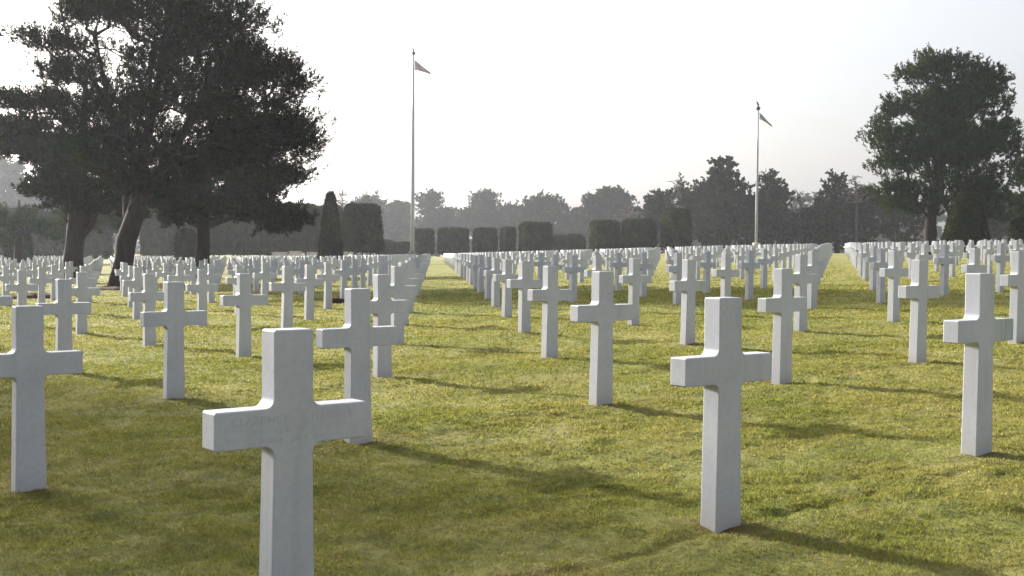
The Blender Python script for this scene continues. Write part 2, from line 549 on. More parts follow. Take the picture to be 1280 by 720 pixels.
def carve(text, size, parent, x, z, name="lettering", font_w=1.0):
    cu = bpy.data.curves.new(name, "FONT"); cu.body = text; cu.size = size; cu.align_x = "CENTER"; cu.align_y = "CENTER"
    cu.extrude = 0.0004; cu.space_character = 1.12
    ob = bpy.data.objects.new(name, cu); COL.objects.link(ob)
    bpy.context.view_layer.update()
    dg = bpy.context.evaluated_depsgraph_get()
    me = bpy.data.meshes.new_from_object(ob.evaluated_get(dg))
    COL.objects.unlink(ob); bpy.data.objects.remove(ob)
    me.materials.clear(); me.materials.append(M_CARVE)
    t = bpy.data.objects.new(name, me); link(t, parent)
    t.location = (x, -0.0489, z); t.rotation_euler = (math.radians(90), 0, 0); t.scale = (font_w, 1, 1)
    return t


M_CARVE = mat_simple("carved_letters", (0.365, 0.375, 0.41), (0.42, 0.43, 0.472), 30.0, 0.8, 0.1, 0.001)
A = crosses[(-1, 0)]
carve("CLARENCE   I  HAIINEY", 0.040, A, 0.0, 0.739)
carve("I IC   II5  II   IIF   I  I IIV", 0.026, A, 0.0, 0.702)
carve("IIIIINIA   JIII  II  I944", 0.026, A, 0.0, 0.670)

# ------------------------------------------------------------------ trees
def grow(tips, trunks, r_tip, up=0.35, sag=0.10, step=0.7, plw=0.22):
    """join every tip to the nearest grown wood; trunks = [(points, radii)]"""
    pos = []; par = []; rad = []; plen = []
    for pts, rr in trunks:
        pts = np.asarray(pts, float)
        seg = np.linalg.norm(np.diff(pts, axis=0), axis=1); L = np.concatenate([[0], np.cumsum(seg)])
        n = max(3, int(L[-1] / step) + 1)
        s = np.linspace(0, L[-1], n)
        P = np.stack([np.interp(s, L, pts[:, k]) for k in range(3)], 1)
        Rr = np.interp(s, L, rr)
        first = -1
        if pos:
            dd = np.linalg.norm(np.asarray(pos) - P[0], axis=1); first = int(dd.argmin())
        pl0 = plen[first] if first >= 0 else 0
        for k in range(n):
            par.append(first if k == 0 else len(pos) - 1)
            pos.append(P[k]); rad.append(Rr[k]); plen.append(pl0 + s[k])
    nt = len(pos)
    ok = [k for k in range(nt) if rad[k] < max(r for _, rr in trunks for r in rr) * 0.93] or [nt - 1]
    pos = np.array(pos); tips = np.asarray(tips, float)
    dmin = np.min(np.linalg.norm(tips[:, None] - pos[None], axis=2), axis=1)
    cap = nt + len(tips) * 14
    PP = np.zeros((cap, 3)); PP[:nt] = pos
    PL = np.zeros(cap); PL[:nt] = plen
    blocked = np.zeros(cap, bool); blocked[:nt] = True; blocked[ok] = False
    n = nt; tipnode = np.zeros(len(tips), int)
    for q in np.argsort(dmin):
        tp = tips[q]
        dv = tp - PP[:n]; dist = np.linalg.norm(dv, axis=1)
        cost = dist + plw * PL[:n] + up * np.maximum(0, -dv[:, 2]) + 1e6 * blocked[:n]
        b = int(cost.argmin()); d = dist[b]
        m = min(12, max(1, int(d / step)))
        A0 = PP[b].copy(); pr = b
        bend = rng.normal(0, 0.05, 3) * d + np.array([0, 0, -sag * d])
        for k in range(1, m + 1):
            t = k / m
            PP[n] = A0 + (tp - A0) * t + bend * math.sin(math.pi * t)
            PL[n] = PL[pr] + d / m; par.append(pr); rad.append(0); pr = n; n += 1
        tipnode[q] = pr
    par = np.array(par); rad = np.array(rad + [0] * (n - len(rad)), float)
    e = 2.3
    acc = np.zeros(n)
    acc[tipnode] += r_tip ** e
    for k in range(n - 1, nt - 1, -1):
        if acc[k] == 0: acc[k] = r_tip ** e
        acc[par[k]] += acc[k]
    br = acc ** (1 / e)
    rad[nt:] = br[nt:]
    lim = max(r for _, rr in trunks for r in rr)
    rad[nt:] = np.minimum(rad[nt:], lim * 0.42)
    dirs = tips - PP[par[tipnode]]
    dirs /= np.linalg.norm(dirs, axis=1)[:, None] + 1e-9
    return PP[:n], par, rad, nt, dirs


def wood_mesh(mb, P, par, rad, nt, min_r=0.0, tsides=12, bsides=5):
    n = len(P)
    ch = [[] for _ in range(n)]
    for k in range(n):
        if par[k] >= 0: ch[par[k]].append(k)
    starts = [k for k in range(n) if par[k] < 0]
    stack = [(-1, k) for k in starts]
    while stack:
        pr, k = stack.pop()
        chain = [k]
        while ch[chain[-1]]:
            c = ch[chain[-1]]
            same = [q for q in c if (q < nt) == (chain[-1] < nt)]
            if not same:
                for q in c: stack.append((chain[-1], q))
                break
            m = max(same, key=lambda q: rad[q])
            for q in c:
                if q != m: stack.append((chain[-1], q))
            chain.append(m)
        pts = ([P[pr]] if pr >= 0 else []) + [P[q] for q in chain]
        rr = ([min(rad[pr], rad[chain[0]] * 1.15)] if pr >= 0 else []) + [rad[q] for q in chain]
        if len(pts) < 2 or max(rr) < min_r: continue
        trunk = chain[0] < nt
        mb.tube(pts, rr, tsides if trunk else (bsides if max(rr) > 0.03 else 4), True, 0.07 if trunk else 0.0)


def tufts(tips, dirs, shoots, slen, nneed, nlen, nw, upw=0.6, spread=0.6):
    n = len(tips)
    T = np.repeat(tips, shoots, 0); D = np.repeat(dirs, shoots, 0)
    D = D * 0.7 + rng.normal(0, spread, D.shape) + np.array([0, 0, upw])
    D /= np.linalg.norm(D, axis=1)[:, None]
    L = slen * rng.uniform(0.6, 1.25, len(T))
    T = T + rng.normal(0, slen * 0.35, T.shape)
    S = np.repeat(T, nneed, 0); SD = np.repeat(D, nneed, 0); SL = np.repeat(L, nneed)
    m = len(S)
    t = rng.uniform(0.05, 1.0, m)
    base = S + SD * (SL * t)[:, None]
    r = rng.normal(0, 1, (m, 3)); r -= SD * np.sum(r * SD, 1)[:, None]; r /= np.linalg.norm(r, axis=1)[:, None] + 1e-9
    nd = SD * 0.75 + r * rng.uniform(0.5, 1.0, m)[:, None]; nd /= np.linalg.norm(nd, axis=1)[:, None]
    sd = np.cross(nd, rng.normal(0, 1, (m, 3))); sd /= np.linalg.norm(sd, axis=1)[:, None] + 1e-9
    ln = nlen * rng.uniform(0.7, 1.2, m); w = nw * rng.uniform(0.7, 1.3, m)
    a = base - sd * w[:, None] * 0.5; b = base + sd * w[:, None] * 0.5
    mid = base + nd * (ln * 0.55)[:, None]
    c = mid + sd * w[:, None] * 0.6; e = mid - sd * w[:, None] * 0.6
    tip = base + nd * ln[:, None]
    v = np.stack([a, b, c, tip, e], 1).reshape(-1, 3)
    f = np.arange(m * 5)
    return v, f, np.full(m, 5)


def lobe_points(lobes, depth, scale_d=1.0, pad=0.4, mm=5, flat=0.38):
    out = []
    s = depth / F_PX
    for (px, py, rx, ry, n) in lobes:
        c = pt(px, py, depth)
        k = 0; P = rng.normal(0, 1, (n, 3)); P /= np.linalg.norm(P, axis=1)[:, None]
        rad = rng.random(n) ** (1 / 2.2)
        P *= rad[:, None]
        dy = max(rx, ry * 0.9) * s * scale_d
        m = mm
        g = (n + m - 1) // m
        Q = np.repeat(P[:g], m, 0)[:n] * np.array([rx * s, dy, ry * s]) * 0.97
        out.append(c + Q + rng.normal(0, 1, (n, 3)) * np.array([pad, pad, pad * flat]))
    return np.concatenate(out)


def make_tree(kind, label, group, base_px, depth, lobes, trunk_px, r0, mat, cfg, cat="tree", flare=1.35):
    """trunk_px: list of stems, each a list of (px, py, radius_factor, depth offset)"""
    bx = pt(base_px, 320, depth)
    gz = float(ground_z(bx[0], bx[1]))
    root = empty(kind, (bx[0], bx[1], gz))
    tag(root, label, cat, group)
    off = np.array(root.location)
    stems = []
    for q, st in enumerate(trunk_px):
        pts = []; rr = []
        for k, (px, py, rf, dd) in enumerate(st):
            p = pt(px, py, depth + dd)
            if k == 0 and q == 0: p = np.array([pt(px, 320, depth)[0], bx[1], gz - 0.3])
            pts.append(p - off); rr.append(r0 * rf)
        if q == 0:
            p0, p1 = pts[0], pts[1]
            t = min(0.9, 1.0 / max(1e-3, np.linalg.norm(p1 - p0)))
            pts.insert(1, p0 + (p1 - p0) * t); rr = [rr[0] * flare, rr[0]] + rr[1:]
        stems.append((np.array(pts), np.array(rr)))
    tips = lobe_points(lobes, depth, cfg.get("sd", 1.0), cfg.get("pad", 0.4), cfg.get("m", 5), cfg.get("flat", 0.38)) - off
    tips = tips[tips[:, 2] > cfg.get("minz", 1.2)]
    P, par, rad, nt, dirs = grow(tips, stems, cfg["rt"], cfg.get("up", 0.35), cfg.get("sag", 0.10), cfg.get("step", 0.7))
    mb = MB(); wood_mesh(mb, P, par, rad, nt, cfg.get("minr", 0.0), cfg.get("ts", 12))
    mb.build("trunk", cfg.get("bark", M_BARK), root)
    if cfg["shoots"] > 0:
        v, f, s = tufts(tips, dirs, cfg["shoots"], cfg["slen"], cfg["nn"], cfg["nl"], cfg["nw"], cfg.get("upw", 0.6), cfg.get("spread", 0.6))
        link(bpy.data.objects.new("crown", np_mesh("crown", v, f, s, mat)), root)
    return root


HERO = dict(rt=0.010, shoots=4, slen=0.40, nn=18, nl=0.13, nw=0.020, upw=0.85, spread=0.36, sd=0.8, ts=14, pad=0.36, m=11, flat=0.32, sag=0.02)
G_PINE = "large pines standing among the graves"
make_tree("pine_tree", "largest dark pine with a leaning reddish trunk and wide crown, among the crosses", G_PINE, 149, 44,
          [(225, 120, 118, 110, 1297), (300, 140, 85, 80, 689), (345, 165, 50, 40, 271), (372, 190, 22, 30, 83), (260, 25, 80, 55, 480), (170, -5, 100, 55, 544),
           (110, 18, 48, 22, 167), (68, 50, 46, 13, 125), (90, 92, 45, 15, 145), (52, 128, 52, 14, 167), (120, 150, 60, 40, 271), (165, 215, 85, 42, 396),
           (335, 85, 35, 30, 103), (372, 100, 12, 25, 32), (240, -60, 110, 45, 334)],
          [[(149, 345, 0.88, 0), (158, 300, 0.85, 0), (172, 258, 0.72, 0), (178, 200, 0.55, 0.2), (196, 110, 0.36, 0.3), (215, 0, 0.2, 0.3), (225, -70, 0.08, 0.2)],
           [(168, 262, 0.62, 0), (200, 215, 0.45, -0.8), (245, 140, 0.32, -1.2), (280, 60, 0.16, -1.2)],
           [(163, 288, 0.55, 0), (158, 232, 0.42, 0.8), (140, 150, 0.28, 1.4), (120, 50, 0.12, 1.5)]],
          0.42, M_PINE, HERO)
make_tree("pine_tree", "slimmer pine at the far left, straight grey-brown trunk with layered low limbs", G_PINE, 88, 55,
          [(45, 182, 55, 14, 186), (100, 205, 65, 40, 372), (85, 240, 50, 18, 139), (125, 258, 35, 22, 108), (50, 240, 30, 6, 37), (30, 160, 35, 12, 77)],
          [[(88, 330, 1.0, 0), (96, 280, 0.9, 0), (100, 220, 0.7, 0), (105, 150, 0.4, 0), (108, 80, 0.12, 0)],
           [(97, 300, 0.5, 0), (112, 285, 0.42, 0), (122, 255, 0.25, 0)]],
          0.47, M_PINE, dict(HERO, nl=0.2, nw=0.036))
make_tree("pine_tree", "pine behind the largest one, low boughs reaching right over the clipped hedges", G_PINE, 252, 62,
          [(245, 240, 65, 35, 356), (330, 222, 55, 12, 155), (305, 262, 60, 14, 201), (360, 275, 32, 15, 139), (290, 200, 70, 28, 232), (215, 265, 40, 20, 124), (300, 240, 45, 10, 77), (345, 240, 30, 6, 37)],
          [[(252, 325, 1.0, 0), (254, 290, 0.9, 0), (258, 240, 0.7, 0), (265, 160, 0.35, 0), (270, 110, 0.1, 0)],
           [(256, 285, 0.4, 0), (300, 268, 0.28, 0), (350, 262, 0.12, 0)]],
          0.38, M_PINE, dict(HERO, nl=0.2, nw=0.04))
make_tree("pine_tree", "pale green hazy pine low at the far left edge behind the trunks", G_PINE, 22, 82,
          [(30, 285, 55, 25, 201), (80, 280, 50, 20, 139), (140, 272, 45, 18, 108), (-20, 280, 40, 30, 93)],
          [[(22, 325, 1.0, 0), (24, 290, 0.8, 0), (24, 250, 0.2, 0)]],
          0.3, M_PINE2, dict(HERO, nl=0.26, nw=0.06, nn=9, sd=0.6))
make_tree("pine_tree", "tall rounded green pine on the right with two bare stems at its foot", G_PINE, 1163, 105,
          [(1172, 88, 24, 20, 90), (1210, 92, 20, 16, 60), (1205, 125, 58, 34, 323), (1142, 97, 18, 8, 30), (1236, 105, 14, 20, 49), (1172, 165, 62, 42, 361), (1110, 172, 20, 20, 80), (1256, 178, 20, 22, 70), (1120, 140, 18, 12, 40), (1252, 158, 16, 8, 26),
           (1200, 200, 66, 48, 456), (1128, 205, 30, 20, 95), (1122, 238, 28, 9, 57), (1225, 245, 40, 34, 228), (1150, 252, 42, 18, 114), (1175, 80, 16, 10, 26), (1160, 125, 30, 20, 76)],
          [[(1163, 312, 1.0, 0), (1163, 280, 0.85, 0), (1170, 230, 0.7, 0), (1182, 160, 0.45, 0), (1190, 80, 0.12, 0)],
           [(1202, 312, 0.34, -1), (1192, 275, 0.32, -1), (1178, 250, 0.3, -1), (1178, 215, 0.28, -0.5), (1196, 150, 0.14, 0)]],
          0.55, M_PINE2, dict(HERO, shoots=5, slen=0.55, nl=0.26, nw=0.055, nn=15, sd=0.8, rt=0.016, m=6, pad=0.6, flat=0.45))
make_tree("pine_tree", "dark pine cut off by the right edge of the picture", G_PINE, 1300, 118,
          [(1292, 212, 26, 22, 114), (1310, 250, 45, 40, 266), (1268, 262, 22, 16, 57), (1330, 200, 30, 30, 114)],
          [[(1300, 312, 1.0, 0), (1302, 260, 0.7, 0), (1306, 190, 0.15, 0)]],
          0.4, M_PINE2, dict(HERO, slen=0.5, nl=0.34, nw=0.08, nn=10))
# unseen pines: one shades the near left turf, a thin one added for dapples
for (bx, by, hh, lab, n, sz) in ((-25.5, 25.5, 12.0, "pine outside the left of the picture, shading the front left turf", 640, (6.3, 6.3, 4.4)),
                                 (-20.4, 24.6, 12.0, "unseen thin-crowned pine added beyond the left edge to dapple the front grass", 48, (2.4, 2.4, 3.0))):
    gz = float(ground_z(bx, by))
    rt = empty("pine_tree", (bx, by, gz)); tag(rt, lab, "tree", G_PINE)
    Pp = rng.normal(0, 1, (n, 3)); Pp /= np.linalg.norm(Pp, axis=1)[:, None]; Pp *= (rng.random(n) ** 0.45)[:, None]
    tips = Pp * np.array(sz) + np.array([0, 0, hh * 0.68])
    P, par, rad, ntk, dirs = grow(tips, [(np.array([[0, 0, -0.3], [0.2, 0, 3], [0, 0.2, 7], [0, 0, hh]]), np.array([0.45, 0.36, 0.25, 0.06]))], 0.016)
    mb = MB(); wood_mesh(mb, P, par, rad, ntk); mb.build("trunk", M_BARK, rt)
    v, f, s = tufts(tips, dirs, 5, 0.5, 12, 0.3, 0.06)
    link(bpy.data.objects.new("crown", np_mesh("crown", v, f, s, M_PINE)), rt)

# ---- soil rings at the feet of the two near pines
def soil_ring(px, depth, rx, label):
    c = pt(px, 320, depth); gz = float(base_z(c[0], c[1]))
    mb = MB(); n = 40; rings = [(1.0, -0.06), (0.93, 0.05), (0.6, 0.11), (0.2, 0.13)]
    vs = []
    for r, h in rings:
        for k in range(n):
            a = 2 * math.pi * k / n
            q = rx * r * (1 + 0.06 * math.sin(3 * a + px) + 0.03 * random.gauss(0, 1))
            x, y = c[0] + q * math.cos(a), c[1] + q * math.sin(a)
            vs.append((x - c[0], y - c[1], float(base_z(x, y)) - gz + h + 0.02 + random.gauss(0, 0.012)))
    fs = []
    for r in range(3):
        for k in range(n):
            fs.append([r * n + k, r * n + (k + 1) % n, (r + 1) * n + (k + 1) % n, (r + 1) * n + k])
    fs.append([3 * n + k for k in range(n)])
    mb.add(vs, fs)
    o = mb.build("soil_ring", M_SOIL, None, True); o.location = (c[0], c[1], gz)
    tag(o, label, "soil bed", "bare soil rings under the pines")


soil_ring(149, 44, 1.25, "ring of bare brown soil round the leaning trunk of the largest pine")
soil_ring(35, 37, 1.1, "patch of bare red-brown soil between the crosses at the left edge")

# flowers at the foot of a cross left of the lane
def flowers(px, py):
    d = 29.0
    c = pt(px, py, d); c[2] = float(ground_z(c[0], c[1]))
    root = empty("flower_wreath", c); tag(root, "dark red and brown flower wreath lying at a cross left of the lane", "wreath")
    mb = MB(); R = 0.17
    n = 20
    vs = []; fs = []
    for k in range(n):
        a = 2 * math.pi * k / n
        for q in range(8):
            b = 2 * math.pi * q / 8; rr = 0.055 * (1 + 0.25 * random.random())
            vs.append(((R + rr * math.cos(b)) * math.cos(a) * 1.5, (R + rr * math.cos(b)) * math.sin(a), 0.05 + rr * math.sin(b)))
    for k in range(n):
        for q in range(8):
            fs.append([k * 8 + q, ((k + 1) % n) * 8 + q, ((k + 1) % n) * 8 + (q + 1) % 8, k * 8 + (q + 1) % 8])
    mb.add(vs, fs)
    mb.build("greenery_ring", mat_simple("wreath_greenery", (0.010, 0.012, 0.008), (0.035, 0.03, 0.018), 30, 0.9, 1.0, 0.02), root)
    mf = MB()
    for k in range(9):
        a = 2.2 + k * 0.32
        p = np.array([(R + 0.01) * math.cos(a) * 1.5, R * math.sin(a), 0.11])
        mf.lathe(p, [(0.012, -0.02), (0.034, 0.0), (0.038, 0.02), (0.02, 0.03)], 7)
    mf.build("red_blooms", mat_simple("red_petals", (0.25, 0.03, 0.03), (0.42, 0.10, 0.07), 20, 0.7), root)


flowers(422, 374)

# ---- clipped hedges and yews
def leafy_shell(verts_fn, n, size, off):
    """scatter leaf faces over a surface; verts_fn(n) -> points, normals"""
    P, Nn = verts_fn(n)
    nd = Nn + rng.normal(0, 0.6, P.shape); nd /= np.linalg.norm(nd, axis=1)[:, None]
    sd = np.cross(nd, rng.normal(0, 1, P.shape)); sd /= np.linalg.norm(sd, axis=1)[:, None] + 1e-9
    up = np.cross(sd, nd)
    L = size * rng.uniform(0.6, 1.3, len(P)); P = P + Nn * rng.normal(0, off, len(P))[:, None]
    a = P - sd * (L * 0.4)[:, None]; b = P + sd * (L * 0.4)[:, None]; c = P + up * L[:, None] + nd * (L * 0.5)[:, None]
    v = np.stack([a, b, c], 1).reshape(-1, 3)
    return v, np.arange(len(v)), np.full(len(P), 3)


def clipped_block(px0, px1, top, bot, depth, label, thick=2.6, taper=0.9, group="clipped hedge blocks in front of the woods", name="clipped_hedge", mat=None, trunk=True, yaw=0.0):
    a = pt(px0, 320, depth); b = pt(px1, 320, depth)
    cx = (a[0] + b[0]) / 2; W = (b[0] - a[0]) / 2
    gz = float(ground_z(cx, depth)); zt = pt((px0 + px1) / 2, top, depth)[2] - gz; zb = max(0.15, pt((px0 + px1) / 2, bot, depth)[2] - gz)
    root = empty(name, (cx, depth, gz)); tag(root, label, "hedge", group)
    root.rotation_euler = (0, 0, yaw)
    W = (W - thick / 2 * abs(math.sin(yaw))) / math.cos(yaw)
    n = 10; mb = MB()
    # solid inner body, a rounded box
    bm = bmesh.new(); bmesh.ops.create_cube(bm, size=1.0)
    bmesh.ops.subdivide_edges(bm, edges=bm.edges[:], cuts=7, use_grid_fill=True)
    T = thick / 2
    for v in bm.verts:
        x, y, z = v.co * 2
        k = taper + (1 - taper) * (1 - z) / 2
        r = 1 - 0.05 * max(0, abs(x) + abs(z) - 1.75) / 0.25 if z > 0 else 1
        hz = zb + (zt - zb) * (z + 1) / 2
        v.co = (x * W * k * r + 0.06 * vnoise(hz * 1.1 + px0, y * 3, 3), y * T * k + 0.06 * float(vnoise(x * 4, hz * 1.1, 5)), hz - (0.10 * (zt - zb) * 0.3 if z > 0.9 and abs(x) > 0.9 else 0) + 0.10 * float(vnoise(x * 4 + px0, y * 2, 7)))
    bm.normal_update()
    me = bpy.data.meshes.new("body")
    tri = [(np.array([v.co for v in f.verts]), np.array(f.normal), f.calc_area()) for f in bm.faces]
    bm.free()
    ar = np.array([t[2] for t in tri]); pick = rng.choice(len(tri), int(min(9000, ar.sum() * 60)), p=ar / ar.sum())
    Q = np.array([t[0] for t in tri]); NN = np.array([t[1] for t in tri])
    u = rng.random((len(pick), 2)); c = Q[pick]
    P = (c[:, 0] * ((1 - u[:, :1]) * (1 - u[:, 1:])) + c[:, 1] * (u[:, :1] * (1 - u[:, 1:])) + c[:, 2] * (u[:, :1] * u[:, 1:]) + c[:, 3] * ((1 - u[:, :1]) * u[:, 1:]))
    v, f, s = leafy_shell(lambda n_: (P, NN[pick]), 0, 0.22, 0.05)
    qv = Q.reshape(-1, 3)
    allv = np.concatenate([qv, v]); allf = np.concatenate([np.arange(len(qv)), f + len(qv)]); alls = np.concatenate([np.full(len(Q), 4), s])
    link(bpy.data.objects.new("foliage", np_mesh("foliage", allv, allf, alls, mat or M_HEDGE)), root)
    if trunk:
        mt = MB()
        for q in range(3):
            x = W * (-0.45 + 0.45 * q)
            mt.tube([(x * 0.7, 0, -0.2), (x * 0.8, 0, zb * 0.5), (x, 0.1, zb + 0.3)], [0.12, 0.09, 0.07], 6)
        mt.build("trunk", M_BARK, root)
    return root


def clipped_cone(px, half, top, depth, label, top_r=0.16, mat=None):
    c = pt(px, 320, depth); gz = float(ground_z(c[0], depth)); H = pt(px, top, depth)[2] - gz
    W = half * depth / F_PX
    root = empty("clipped_yew", (c[0], depth, gz)); tag(root, label, "topiary", "clipped yew columns")
    prof = [(1.0, 0.02), (0.99, 0.08), (0.93, 0.2), (0.80, 0.4), (0.64, 0.6), (0.47, 0.8), (0.34, 0.92), (0.22, 0.98), (0.06, 1.0)]
    if top_r > 0.3: prof = [(0.8, 0.02), (1.0, 0.15), (1.0, 0.4), (0.96, 0.7), (0.85, 0.88), (0.5, 0.97), (0.1, 1.0)]
    mb = MB(); mb.lathe((0, 0, 0), [(W * r, H * z) for r, z in prof], 20)
    body = np.concatenate(mb.v); fl = [i for f in mb.f for i in f]; sz = [len(f) for f in mb.f]
    n = int(min(14000, 2 * math.pi * W * H * 130))
    zz = rng.random(n) ** 1.15; rr = np.interp(zz, [p[1] for p in prof], [p[0] for p in prof]) * W
    a = rng.uniform(0, 2 * math.pi, n)
    P = np.stack([rr * np.cos(a), rr * np.sin(a), zz * H], 1); Nn = np.stack([np.cos(a), np.sin(a), np.full(n, 0.25)], 1)
    v, f, s = leafy_shell(lambda n_: (P, Nn), 0, 0.16, 0.04)
    allv = np.concatenate([body, v]); allf = np.concatenate([fl, f + len(body)]); alls = np.concatenate([sz, s])
    link(bpy.data.objects.new("foliage", np_mesh("foliage", allv, allf, alls, mat or M_YEW)), root)
    mt = MB(); mt.tube([(0, 0, -0.2), (0, 0, H * 0.1)], [0.14, 0.12], 6); mt.build("trunk", M_BARK, root)


clipped_cone(413, 15.5, 240, 94, "tall clipped dark yew cone between the pine boughs and the flagpole")
clipped_cone(1207, 30, 232, 98, "broad dark clipped yew beneath the pine on the right")
clipped_cone(233, 14, 286, 100, "small olive clipped yew column behind the thin pine trunk", 0.5)
clipped_cone(23, 16, 288, 96, "clipped yew column low at the left edge behind the crosses", 0.5)
clipped_cone(1277, 14, 272, 105, "small clipped yew at the right edge below the dark pine", 0.5)
clipped_block(428, 478, 256, 313, 118, "large wedge-shaped clipped hedge right of the yew cone", 3.0, 0.80)
L_ = [(180, 213, 262, 318), (216, 247, 261, 318), (250, 284, 262, 317), (290, 312, 262, 317), (316, 346, 262, 317), (350, 396, 256, 314), (398, 427, 258, 314)]
names = ["first", "second", "third", "fourth", "fifth", "sixth", "seventh"]
for k, (a, b, t, bt) in enumerate(L_):
    clipped_block(a, b, t, bt, 140 + 2 * k, f"grey clipped hedge block, {names[k]} from the left behind the pines", 3.0, 0.97)
for k, (a, b, t, bt) in enumerate([(96, 136, 268, 322), (-10, 40, 262, 322), (42, 92, 266, 322)]):
    clipped_block(a, b, t, bt, 138, ["clipped hedge block seen between the two left pine trunks", "clipped hedge block at the left edge behind the yew column", "clipped hedge block left of the slimmer pine trunk"][k], 3.0, 0.97)
C_ = [(517, 544, 287, 317), (546, 587, 286, 317), (590, 622, 286, 316), (625, 645, 285, 314), (648, 690, 279, 314), (737, 774, 277, 312), (777, 819, 275, 311), (828, 862, 262, 309)]
cl = ["clipped hedge block just right of the tall flagpole's foot", "clipped hedge block straight behind the end of the left lane", "clipped hedge block, second right of the lane end", "narrow clipped hedge block, third right of the lane end",
      "broad dark clipped hedge block, fourth right of the lane end", "clipped hedge block left of a pair in the middle distance", "clipped hedge block, right one of the pair in the middle distance", "tall clipped hedge block under the woods left of the short flagpole"]
for k, (a, b, t, bt) in enumerate(C_):
    clipped_block(a, b, t, bt, (172, 170, 168, 166, 162, 158, 156, 154)[k], cl[k], 3.6, 0.95, yaw=0.22)
for k, (px, w, t) in enumerate([(483, 13, 300), (504, 12, 302), (700, 20, 294), (718, 14, 292)]):
    d = 178
    clipped_cone(px, w, t, d, ["low round shrub right of the wedge-shaped hedge", "low round shrub at the left of the tall flagpole foot", "low rounded shrub between the clipped blocks", "second low rounded shrub between the clipped blocks"][k], 0.6, M_HEDGE)

# pale stone walls seen between the hedges
for k, (a, b, t) in enumerate([(340, 358, 315), (362, 376, 314), (384, 404, 315)]):
    d = 136.0
    A_ = pt(a, t, d); B_ = pt(b, t, d); gz = float(ground_z((A_[0] + B_[0]) / 2, d)); H = max(0.8, A_[2] - gz); w = B_[0] - A_[0]
    mb = MB()
    vs = [(x, y, z) for z in (-0.2, H - 0.12) for x, y in ((0, 0), (w, 0), (w, 0.5), (0, 0.5))]
    q = [[0, 1, 5, 4], [1, 2, 6, 5], [2, 3, 7, 6], [3, 0, 4, 7], [4, 5, 6, 7], [3, 2, 1, 0]]
    root = empty("stone_wall", (A_[0], d, gz)); tag(root, ["pale low stone wall, left piece below the hedge blocks", "pale low stone wall, middle piece below the hedge blocks", "pale low stone wall beside the yew cone's foot"][k], "wall", "low pale stone walls under the hedges")
    mb.add(vs, q); mb.build("masonry", M_LIME, root, False)
    m2 = MB(); m2.add([(x, y, z) for z in (H - 0.12, H) for x, y in ((-0.06, -0.06), (w + 0.06, -0.06), (w + 0.06, 0.56), (-0.06, 0.56))], q); m2.build("coping", M_LIME, root, False)

# ---- the woods behind
FAR = dict(m=3, flat=0.6, pad=0.7, rt=0.05, shoots=4, slen=0.9, nn=13, nl=0.55, nw=0.22, upw=0.35, spread=0.7, sd=0.9, ts=6, step=2.0, minr=0.06, up=0.2, minz=0.5)
def woodtree(px, top, w, depth, label, shape="round", dens=1.0, bot=305):
    h = bot - top
    ln = []
    A_ = w * h * (depth / F_PX) ** 2
    base = int(A_ * 1.5 * dens)
    if shape == "round":
        ln = [(px, top + h * 0.45, w * 0.5, h * 0.40, base), (px - w * 0.2, top + h * 0.28, w * 0.25, h * 0.2, base // 3), (px + w * 0.18, top + h * 0.2, w * 0.22, h * 0.2, base // 3), (px, top + h * 0.1, w * 0.16, h * 0.1, base // 5), (px, bot - h * 0.15, w * 0.48, h * 0.2, base // 4)]
    elif shape == "conic":
        for k in range(6):
            t = k / 5
            ln.append((px + random.uniform(-.05, .05) * w, top + h * (0.06 + 0.82 * t), w * (0.15 + 0.37 * t ** 0.8), h * 0.11, int(base * (0.13 + 0.24 * t))))
    else:      # layered flat cedar
        for k in range(6):
            t = k / 5
            ln.append((px + random.uniform(-.22, .22) * w, top + h * (0.05 + 0.75 * t), w * random.uniform(0.26, 0.5), h * 0.07, int(base * 0.2)))
        ln.append((px, top + h * 0.6, w * 0.45, h * 0.35, base // 2))
    make_tree("conifer_tree", label, "conifers of the woods beyond the field", px, depth, ln,
              [[(px, 320, 1.0, 0), (px, top + h * 0.5, 0.7, 0), (px + 1, top + h * 0.06, 0.12, 0)]], 0.42, M_FAR, FAR)


